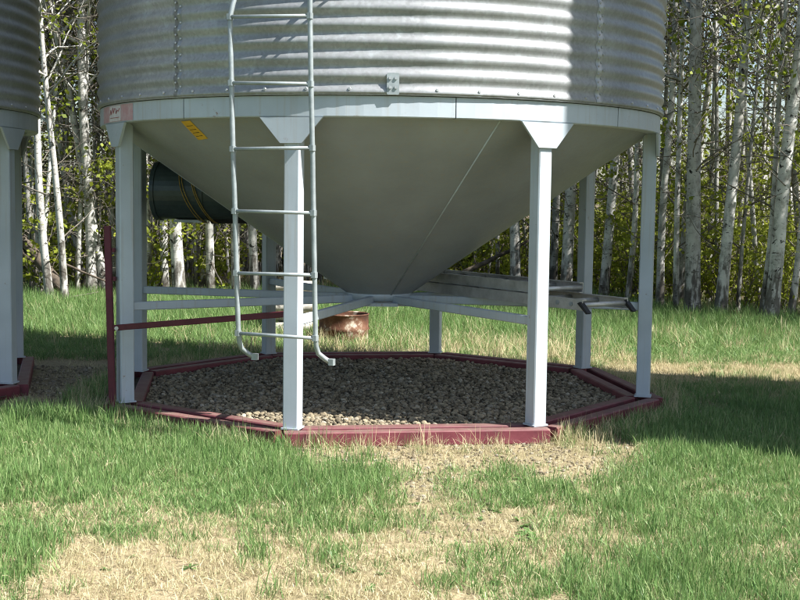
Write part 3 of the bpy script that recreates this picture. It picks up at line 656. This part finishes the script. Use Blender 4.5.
# meadow behind the bins up to and into the wood edge
x, y = place(36000, -11, 12, 2.0, 13); d = y-tree_line(x); nb = np.hypot(x, y-0.0)
dens = np.where(d < 0, 1.0, np.exp(-d/1.3)*0.75)*np.where((y < 3.2) & (x > -1.4) & (x < 2.4), .45, 1.0)*np.clip(.55+vn(x, y, .8), 0, 1)
k = (rng.random(len(x)) < dens) & clear_of(x, y)
emit('meadow_grass', x[k], y[k], TALL, 7, .75, 1.3, grow=np.clip((y[k]-1.5)/4.0, .4, 1.0), label= 'tall green grass between the bins and the wood')
x, y = place(17000, -11, 12, 2.0, 16); d = y-tree_line(x)
dens = np.where(y < 3.6, np.where((x > -1.4) & (x < 2.6), .8, .15), np.where(x < -1.4, .1, .22))*np.clip(.4+vn(x+8, y+3, .9), 0, 1)+np.where(d > 0, .22, 0); k = (rng.random(len(x)) < dens) & clear_of(x, y)
emit('dry_meadow', x[k], y[k], DRYTALL, 6, .7, 1.3, 'last year\'s dry grass stalks along the wood edge and sill')
# ragged long blades against the rails
a = rng.uniform(0, 6.283, 900); rr_ = 2.13+rng.uniform(0.06, .34, 900); x, y = rr_*np.cos(a), rr_*np.sin(a); k = clear_of(x, y, .112) & (rng.random(900) < .25+.75*vn(x, y, 1.4))
emit('edge_grass', x[k], y[k], DRYTALL, 6, .4, .85, 'thin dry stalks standing along the maroon rails')
x, y = place(900, -2.75, -1.2, -2.35, -1.25); k = (pix(x, y)[1] < 428) & clear_of(x, y, .12)
emit('tuft_grass', x[k], y[k], TALL, 7, .55, .95, 'longer green grass tufts by the near corner leg')

a = rng.uniform(0, 6.283, 1500); rr_ = 2.13+rng.uniform(0.04, .36, 1500); x, y = rr_*np.cos(a), rr_*np.sin(a); k = clear_of(x, y, .10) & (rng.random(1500) < np.where((x > -.5) & (x < 1.1) & (y < 0), .06, .8)*vn(x+4, y+4, 2.0))
emit('rail_grass', x[k], y[k], TALL, 7, .45, .8, 'green grass growing up against the maroon rails')

def rosette():
    v = []; f = []; bc = []
    for i in range(11):
        a = i*2.4+random.uniform(-.3, .3); L = random.uniform(.05, .095); D = np.array([math.cos(a), math.sin(a), 0]); S = np.array([-D[1], D[0], 0])*L*.17; k = len(v); e = random.uniform(.15, .7)
        for q, w in ((0, .25), (.35, .8), (.75, 1.0), (1.0, .05)):
            p = D*L*q*math.cos(e)+ez*(L*math.sin(e)*q-.35*L*q*q+.004); v += [p-S*w, p+S*w]
        f += [(k, k+1, k+3, k+2), (k+2, k+3, k+5, k+4), (k+4, k+5, k+7, k+6)]; bc += [random.random()*.5]*8
    me = bpy.data.meshes.new('rosette'); me.from_pydata(v, [], f); me.materials.append(M['grass']); return with_bc(me, bc)
WEED = proto_collection('rosette', [rosette() for _ in range(5)])
x, y = place(260, -3.5, 4.0, -6.2, -1.8); x = np.append(x, onz(335, 568)[0]); y = np.append(y, onz(335, 568)[1]); k = clear_of(x, y) & (bare(x, y) < .5)
emit('lawn_weeds', x[k], y[k], WEED, 5, .3, .7, 'small broad-leaved weeds scattered through the lawn')

# ---- gravel bed inside the rails, and loose stones outside
def octa_sheet(off, z, name):
    mb = MB(); ap = (LEG_R*math.cos(math.pi/8)+off)/math.cos(math.pi/8)
    mb.add([(0, 0, z)]+[pol(ap, a, z) for a in LEG_AZ], [(0, 1+i, 1+(i+1) % 8) for i in range(8)]); return mb
for c, nm in (((0, 0), 'gravel_pad'), (LEFT_BIN, 'gravel_pad'), (RIGHT_BIN, 'gravel_pad')):
    o = octa_sheet(0.10, 0.035, nm).build(nm, M['gravelbed'], None, (*c, 0)); tag(o, kind='structure')
def stones(name, x, y, z, s0, s1, label):
    n = len(x); P = np.stack([x, y, z], -1); rot = np.stack([rng.normal(0, .35, n), rng.normal(0, .35, n), rng.uniform(0, 6.283, n)], -1)
    s = s0+(s1-s0)*rng.random(n)**2.2; return scatter(name, P, rot, np.stack([s, s, s], -1), rng.integers(0, 9, n).astype(np.int32), PEB, label)
X = []; Y = []
for c, n in (((0, 0), 24000), (LEFT_BIN, 5000)):
    n = int(n*1.75); x, y = place(n, -2.3, 2.3, -2.3, 2.3); k = oct_in(x, y, -.122) | (oct_in(x, y, .055) & ~oct_in(x, y, -.025) & (rng.random(n) < .7)); X.append(x[k]+c[0]); Y.append(y[k]+c[1])
x = np.concatenate(X); y = np.concatenate(Y); hump = np.where(oct_in(x, y, -.115) | oct_in(x, y, -.115, LEFT_BIN), .004+.032*vn(x+2, y+5, 1.1), -.015)
stones('gravel', x, y, 0.028+hump+rng.uniform(-.008, .012, len(x)), .007, .028, 'loose tan and grey gravel inside the maroon rails')
x, y = place(60000, -4.2, 3.2, -4.4, 1.6); b = bare(x, y); k = (rng.random(len(x)) < b*.6+.006) & clear_of(x, y, .10)
stones('loose_gravel', x[k], y[k], gz(x[k], y[k])+.002, .005, .021, 'pale loose gravel scattered over the ground outside the rails')

# ------------------------------------------------------------------ trees
def leaf_quads(P, size, rnd):
    n = len(P); P = np.asarray(P, float); a = rnd.normal(size=(n, 3)); a /= np.linalg.norm(a, axis=1)[:, None]
    b = np.cross(a, rnd.normal(size=(n, 3))); b /= np.linalg.norm(b, axis=1)[:, None]; s = (size*rnd.uniform(.6, 1.3, n))[:, None]
    v = np.stack([P-a*s*.5, P+b*s*.38, P+a*s*.55, P-b*s*.38], 1).reshape(-1, 3)
    f = np.arange(n*4).reshape(n, 4); return v, f
def mesh_leaves(name, P, size, mat, rnd):
    v, f = leaf_quads(P, size, rnd); me = bpy.data.meshes.new(name); me.from_pydata(v.tolist(), [], f.tolist()); me.materials.append(mat)
    return with_bc(me, np.repeat(rnd.random(len(P)), 4))
def tree_proto(seed, H, r0, nlow, leaf_from, nb=26):
    rnd = np.random.default_rng(seed); mb = MB(); tw = MB(); leaves = []
    ph = rnd.uniform(0, 6.28, 4); am = rnd.uniform(.02, .10, 2)
    cen = lambda z: np.array([am[0]*math.sin(z*.55+ph[0])+.02*math.sin(z*1.7+ph[1])-am[0]*math.sin(ph[0])-.02*math.sin(ph[1]), am[1]*math.sin(z*.5+ph[2])-am[1]*math.sin(ph[2]), z])
    rad = lambda z: r0*(1-z/H)**.75*(1+.35*math.exp(-max(z, 0)/.18))+.004
    zs = np.concatenate([[-.15, 0, .12, .3, .6], np.linspace(1, H-.1, 20)])
    mb.tube([cen(z) for z in zs], [rad(max(z, 0)) for z in zs], 10)
    def branch(z, az, L, el, r, sub, leafy):
        p = cen(z); d = np.array([math.cos(az)*math.cos(el), math.sin(az)*math.cos(el), math.sin(el)]); path = [p]; k = 5
        for i in range(k):
            d = d+rnd.normal(0, .16, 3)+np.array([0, 0, .05]); d /= np.linalg.norm(d); path.append(path[-1]+d*L/k)
        (mb if r > .016 else tw).tube(path, [r*(1-i/(k+.6)) for i in range(k+1)], 5, cap=False)
        for _ in range(sub):
            i = rnd.integers(1, k+1); q = path[i]; dd = d+rnd.normal(0, .65, 3); dd /= np.linalg.norm(dd); l2 = L*rnd.uniform(.18, .45)
            mid = q+dd*l2*.5; e = mid+(dd+rnd.normal(0, .3, 3))*l2*.5; tw.tube([q, mid, e], [r*.36, r*.26, r*.12], 3, cap=False)
            if leafy:
                n = rnd.integers(3, 9); t = rnd.random(n)[:, None]; leaves.extend(list(q*(1-t)+e*t+rnd.normal(0, .085, (n, 3))))
        if leafy:
            n = rnd.integers(2, 7); leaves.extend(list(path[-1]+rnd.normal(0, .10, (n, 3))))
    for _ in range(int(nlow*1.25)):
        z = rnd.uniform(.7, 6.5); branch(z, rnd.uniform(0, 6.28), rnd.uniform(.4, 1.7), rnd.uniform(-.25, .75), rnd.uniform(.006, .015), rnd.integers(2, 6), rnd.random() < leaf_from)
    for i in range(nb):
        z = H*(.34+.63*i/nb)+rnd.uniform(-.2, .2); branch(z, rnd.uniform(0, 6.28), (1-z/H)*H*.22+.5, rnd.uniform(.3, 1.0), rad(z)*.42+.003, 4, rnd.random() < .42)
    return mb.mesh('trunk', M['bark']), tw.mesh('twigs', M['twig']), mesh_leaves('crown', leaves, .078, M['leaf'], rnd)
specs = [(11, 11.5, .105, 20, .12), (12, 10.5, .085, 24, .3), (13, 12.5, .12, 18, .1), (14, 9.0, .06, 26, .25), (15, 10.0, .075, 26, .15), (16, 8.0, .05, 22, .35), (17, 12.0, .095, 28, .3)]
PROTO = [tree_proto(*s) for s in specs]
def add_tree(px, py, k, rz, sc_=1.0, tilt=(0, 0), label='', group=None, thick=1.0):
    z = float(gz(px, py)) if abs(px) < 18 and py < 24 else 0.0
    root = empty('aspen_tree', (px, py, z)); root.rotation_euler = Euler((tilt[1], tilt[0], rz), 'XYZ'); root.scale = (sc_, sc_, sc_)
    t, w, c = PROTO[k]; o = put('trunk', t, root); o.scale = (thick, thick, 1); put('twig_mass', w, root)['kind'] = 'stuff'; put('crown', c, root)
    tag(root, label, 'tree', group); return root
rt_ = np.random.default_rng(21)
# (base px, base py, upper px at upper py, stem width px, label)
SPEC = [
 (50, 301, 32, 142, 8, 'pale leaning aspen nearest the shaded bin leg in the gap'),
 (65, 303, 52, 150, 7, 'slim spotted aspen second from the shaded bin in the gap'),
 (86, 290, 56, 130, 8, 'leaning white aspen in the middle of the gap between bins'),
 (92, 296, 83, 60, 11, 'thick straight grey aspen in the gap between the two bins'),
 (107, 296, 80, 140, 9, 'dark leaning aspen just behind the red upright'),
 (38, 296, 26, 150, 6, 'thin pale aspen hard beside the shaded bin leg'),
 (150, 296, 146, 200, 7, 'thin white aspen just behind the corner leg'),
 (165, 297, 163, 200, 8, 'grey aspen under the dark fan, beside the brightest stem'),
 (180, 299, 174, 200, 13, 'thickest brightest aspen stem below the dark fan'),
 (200, 295, 216, 190, 7, 'dark aspen leaning right behind the hanging ladder'),
 (211, 297, 209, 190, 9, 'pale aspen right of the dark leaning stem below fan'),
 (236, 297, 233, 200, 9, 'aspen stem lined up with the near ladder rail'),
 (256, 297, 252, 200, 9, 'aspen stem between the ladder and the ladder leg'),
 (515, 300, 513, 190, 11, 'pale aspen behind the stored aluminium ladder'),
 (566, 302, 570, 160, 12, 'grey aspen between the bright leg and back leg'),
 (553, 300, 556, 190, 8, 'dark slim aspen close behind the bright front leg'),
 (603, 306, 612, 150, 10, 'grey aspen between the back leg and the shaded side leg'),
 (627, 308, 634, 150, 6, 'thin dark aspen just left of the shaded side leg'),
 (660, 312, 664, 120, 8, 'slim white aspen just right of the shaded side leg'),
 (692, 317, 706, 20, 16, 'thickest grey aspen right of the bin, first big stem'),
 (720, 318, 748, 10, 12, 'second big aspen right of the bin, leaning right'),
 (770, 322, 795, 20, 14, 'thick mottled aspen nearest the right picture edge'),
 (761, 321, 781, 60, 6, 'dark thin aspen crossing behind the thick mottled stem'),
 (737, 318, 752, 120, 4, 'very thin dark sapling between the two big right stems'),
 (676, 314, 682, 40, 6, 'slender pale aspen left of the thickest right stem'),
 (790, 320, 806, 120, 7, 'pale aspen at the extreme right edge of the wood'),
]
for i, (bu, bv, tu, tv, w, lab) in enumerate(SPEC):
    b = onz(bu, bv); t = aty(tu, tv, b[1]); lean = math.atan2(t[0]-b[0], t[2]-b[2]); dist = math.hypot(b[0]-CAM[0], b[1]-CAM[1])
    dia = w*.86/F_PX*dist
    k = min(range(7), key=lambda q: abs(specs[q][2]*1.75-dia)+rt_.uniform(0, .02)); th = max(.5, min(1.7, dia/(specs[k][2]*1.8)))
    root = empty('aspen_tree', (b[0], b[1], float(gz(b[0], b[1])))); root.rotation_euler = (rt_.normal(0, .02), lean, 0)
    for nm, me in zip(('trunk', 'twig_mass', 'crown'), PROTO[k]):
        o = put(nm, me, root); o.rotation_euler.z = i*2.4; o.scale = (th if nm == 'trunk' else 1, th if nm == 'trunk' else 1, 1)
        if nm == 'twig_mass': o['kind'] = 'stuff'
    tag(root, lab, 'tree', 'aspens at the wood edge')
pts = []
tries = 0
while len(pts) < 185 and tries < 9000:
    tries += 1
    dpt = rt_.uniform(.7, 9); x = rt_.uniform(-11, 14); y = float(tree_line(x))+dpt
    hw = 0.34*(y+10.2)+1.0
    if not (-hw < x < hw+.7): continue
    if any((x-a)**2+(y-b)**2 < .36 for a, b in pts): continue
    pts.append((x, y))
for x, y in pts:
    k = int(rt_.integers(0, 7)); sd = 'left' if pix(x, y)[0] < 380 else 'right'
    add_tree(x, y, k, rt_.uniform(0, 6.28), rt_.uniform(.8, 1.2), (rt_.normal(-.03 if x < 1 else .05, .05), rt_.normal(0, .03)),
             'one of the slender pale aspens standing deeper in the wood behind the edge trees', 'aspens inside the wood', rt_.uniform(.28, .6))
n0 = 0
while n0 < 48:
    x = rt_.uniform(-8.5, -1.0); y = float(tree_line(x))+rt_.uniform(.3, 6.5)
    if abs(x) > .34*(y+10.2)+.6: continue
    add_tree(x, y, int(rt_.integers(0, 7)), rt_.uniform(0, 6.28), rt_.uniform(.7, 1.1), (rt_.normal(-.05, .06), rt_.normal(0, .03)),
             'one of the thin crowded aspen poles in the gap between the bins', 'thin aspen poles left of the hopper', rt_.uniform(.26, .5)); n0 += 1
# the wood edge going on past the right picture edge (their shade falls on the meadow)
for i, (x, y) in enumerate([(8.6, 4.9), (10.4, 3.3), (11.6, 2.9), (7.6, 5.9), (11.0, 4.6), (8.2, 6.6), (9.8, 6.4)]):
    add_tree(x, y, i % 7, i*1.3, 1.05, (.02, 0), 'aspen of the wood edge past the right side of the picture', 'aspens beside the picture')

# far wood: one mass of stems and leaves
def far_wood():
    rnd = np.random.default_rng(5); mb = MB(); root = empty('far_wood'); tag(root, 'mass of far pale stems and fresh leaves closing the wood', kind='stuff')
    for _ in range(60):
        x = rnd.uniform(-34, 38); y = tree_line(x)+rnd.uniform(12, 40); hw = 0.36*(y+10)+3
        if abs(x) > hw: continue
        h = rnd.uniform(8, 13); r = rnd.uniform(.05, .12); lx, ly = rnd.normal(.2, .5, 2)
        mb.tube([(x, y, -.2), (x+lx*.3, y, h*.35), (x+lx, y+ly, h)], [r, r*.8, r*.2], 5, cap=False)
    mb.build('stem_mass', M['bark'], root)['kind'] = 'stuff'
    P = []
    for _ in range(520):
        x = rnd.uniform(-30, 34); y = tree_line(x)+rnd.uniform(13, 44); c = np.array([x, y, rnd.uniform(.2, 2.2) if rnd.random() < .96 else rnd.uniform(2, 5)])
        n = rnd.integers(25, 60); P.extend(list(c+rnd.normal(0, 1, (n, 3))*np.array([.8, .8, .6])))
    P = np.array(P); P = P[P[:, 2] > 0]
    put('leaf_mass', mesh_leaves('leaf_mass', P, .12, M['leaf'], rnd), root)['kind'] = 'stuff'
far_wood()

# ---- undergrowth shrubs
def shrub_proto(seed, H, n):
    rnd = np.random.default_rng(seed); mb = MB(); P = []
    for _ in range(n):
        az = rnd.uniform(0, 6.28); L = H*rnd.uniform(.55, 1.05); d = np.array([math.cos(az)*.35, math.sin(az)*.35, 1.0]); d /= np.linalg.norm(d); p = np.array([rnd.normal(0, .08), rnd.normal(0, .08), -.05]); path = [p]
        for i in range(6): d = d+rnd.normal(0, .12, 3); d /= np.linalg.norm(d); path.append(path[-1]+d*L/6)
        mb.tube(path, [.010*(1-i/7) for i in range(7)], 4, cap=False)
        for _ in range(9):
            i = rnd.integers(1, 7); q = path[i]; e = q+np.array([rnd.normal(0, .3), rnd.normal(0, .3), rnd.uniform(-.05, .35)])*rnd.uniform(.4, 1.1); mb.tube([q, (q+e)/2+rnd.normal(0, .02, 3), e], [.004, .003, .0015], 3, cap=False)
            m = rnd.integers(4, 13); t = rnd.random(m)[:, None]; P.extend(list(q*(1-t)+e*t+rnd.normal(0, .05, (m, 3))))
    return mb.mesh('stem', M['twig']), mesh_leaves('foliage', P, .078, M['shrub'], rnd)
SHR = [shrub_proto(60+i, h, n) for i, (h, n) in enumerate([(1.2, 6), (2.0, 7), (2.7, 8), (3.3, 8), (1.6, 9)])]
rs = np.random.default_rng(33); cnt = 0
while cnt < 135:
    x = rs.uniform(-11, 14); y = float(tree_line(x))+rs.uniform(.25, 9); hw = .34*(y+10.2)+1
    if abs(x) > hw or (x < 1 and rs.random() < .7): continue
    k = int(rs.integers(0, 5)); root = empty('shrub', (x, y, float(gz(x, y)))); root.rotation_euler.z = rs.uniform(0, 6.28); s = rs.uniform(.75, 1.2); root.scale = (s, s, s)
    put('stem', SHR[k][0], root); put('foliage', SHR[k][1], root)
    tag(root, 'one of the leafy yellow-green shrubs growing among the aspen stems', 'shrub', 'shrubs under the aspens'); cnt += 1

# ---- fallen logs and dead branches
def log(name, p, q, r0, r1, label, cat='log', mat='deadwood', limbs=2):
    p = np.array(p); q = np.array(q); root = empty(name, p); tag(root, label, cat); d = q-p; rnd = np.random.default_rng(int(abs(p[0])*100)); mb = MB()
    path = [d*t+rnd.normal(0, .015, 3)*np.linalg.norm(d)*.4 for t in np.linspace(0, 1, 8)]; mb.tube(path, list(np.linspace(r0, r1, 8)), 9); mb.build('stem', M[mat], root)
    for i in range(limbs):
        a = path[2+2*i]; e = a+rnd.normal(0, .3, 3)+np.array([0, 0, .25]); mb = MB(); mb.tube([a, (a+e)/2+rnd.normal(0, .05, 3), e], [r1*.6, r1*.45, r1*.15], 5); mb.build('limb', M[mat], root)
log('fallen_log', aty(21, 238, 9.3), aty(64, 290, 8.9), .07, .10, 'dark fallen log slanting beside the shaded bin leg')
log('fallen_branch', aty(60, 262, 8.9), aty(112, 284, 8.8), .022, .012, 'dead branch sloping down towards the red upright', 'branch')
log('fallen_branch', aty(455, 277, 9.9), aty(530, 240, 10.2), .05, .022, 'dark dead branch slanting up behind the stored ladder', 'branch', limbs=3)
log('fallen_branch', aty(40, 303, 8.3), aty(98, 292, 8.7), .018, .008, 'pale dead branch lying in the grass by the gap', 'branch', 'twig')
log('fallen_log', aty(772, 316, 7.1), aty(815, 312, 7.0), .085, .07, 'brown fallen log at the foot of the rightmost aspens', limbs=1)
log('fallen_branch', aty(208, 255, 9.8), aty(222, 285, 9.4), .014, .01, 'thin pale stick leaning under the fan', 'branch', 'twig', 1)
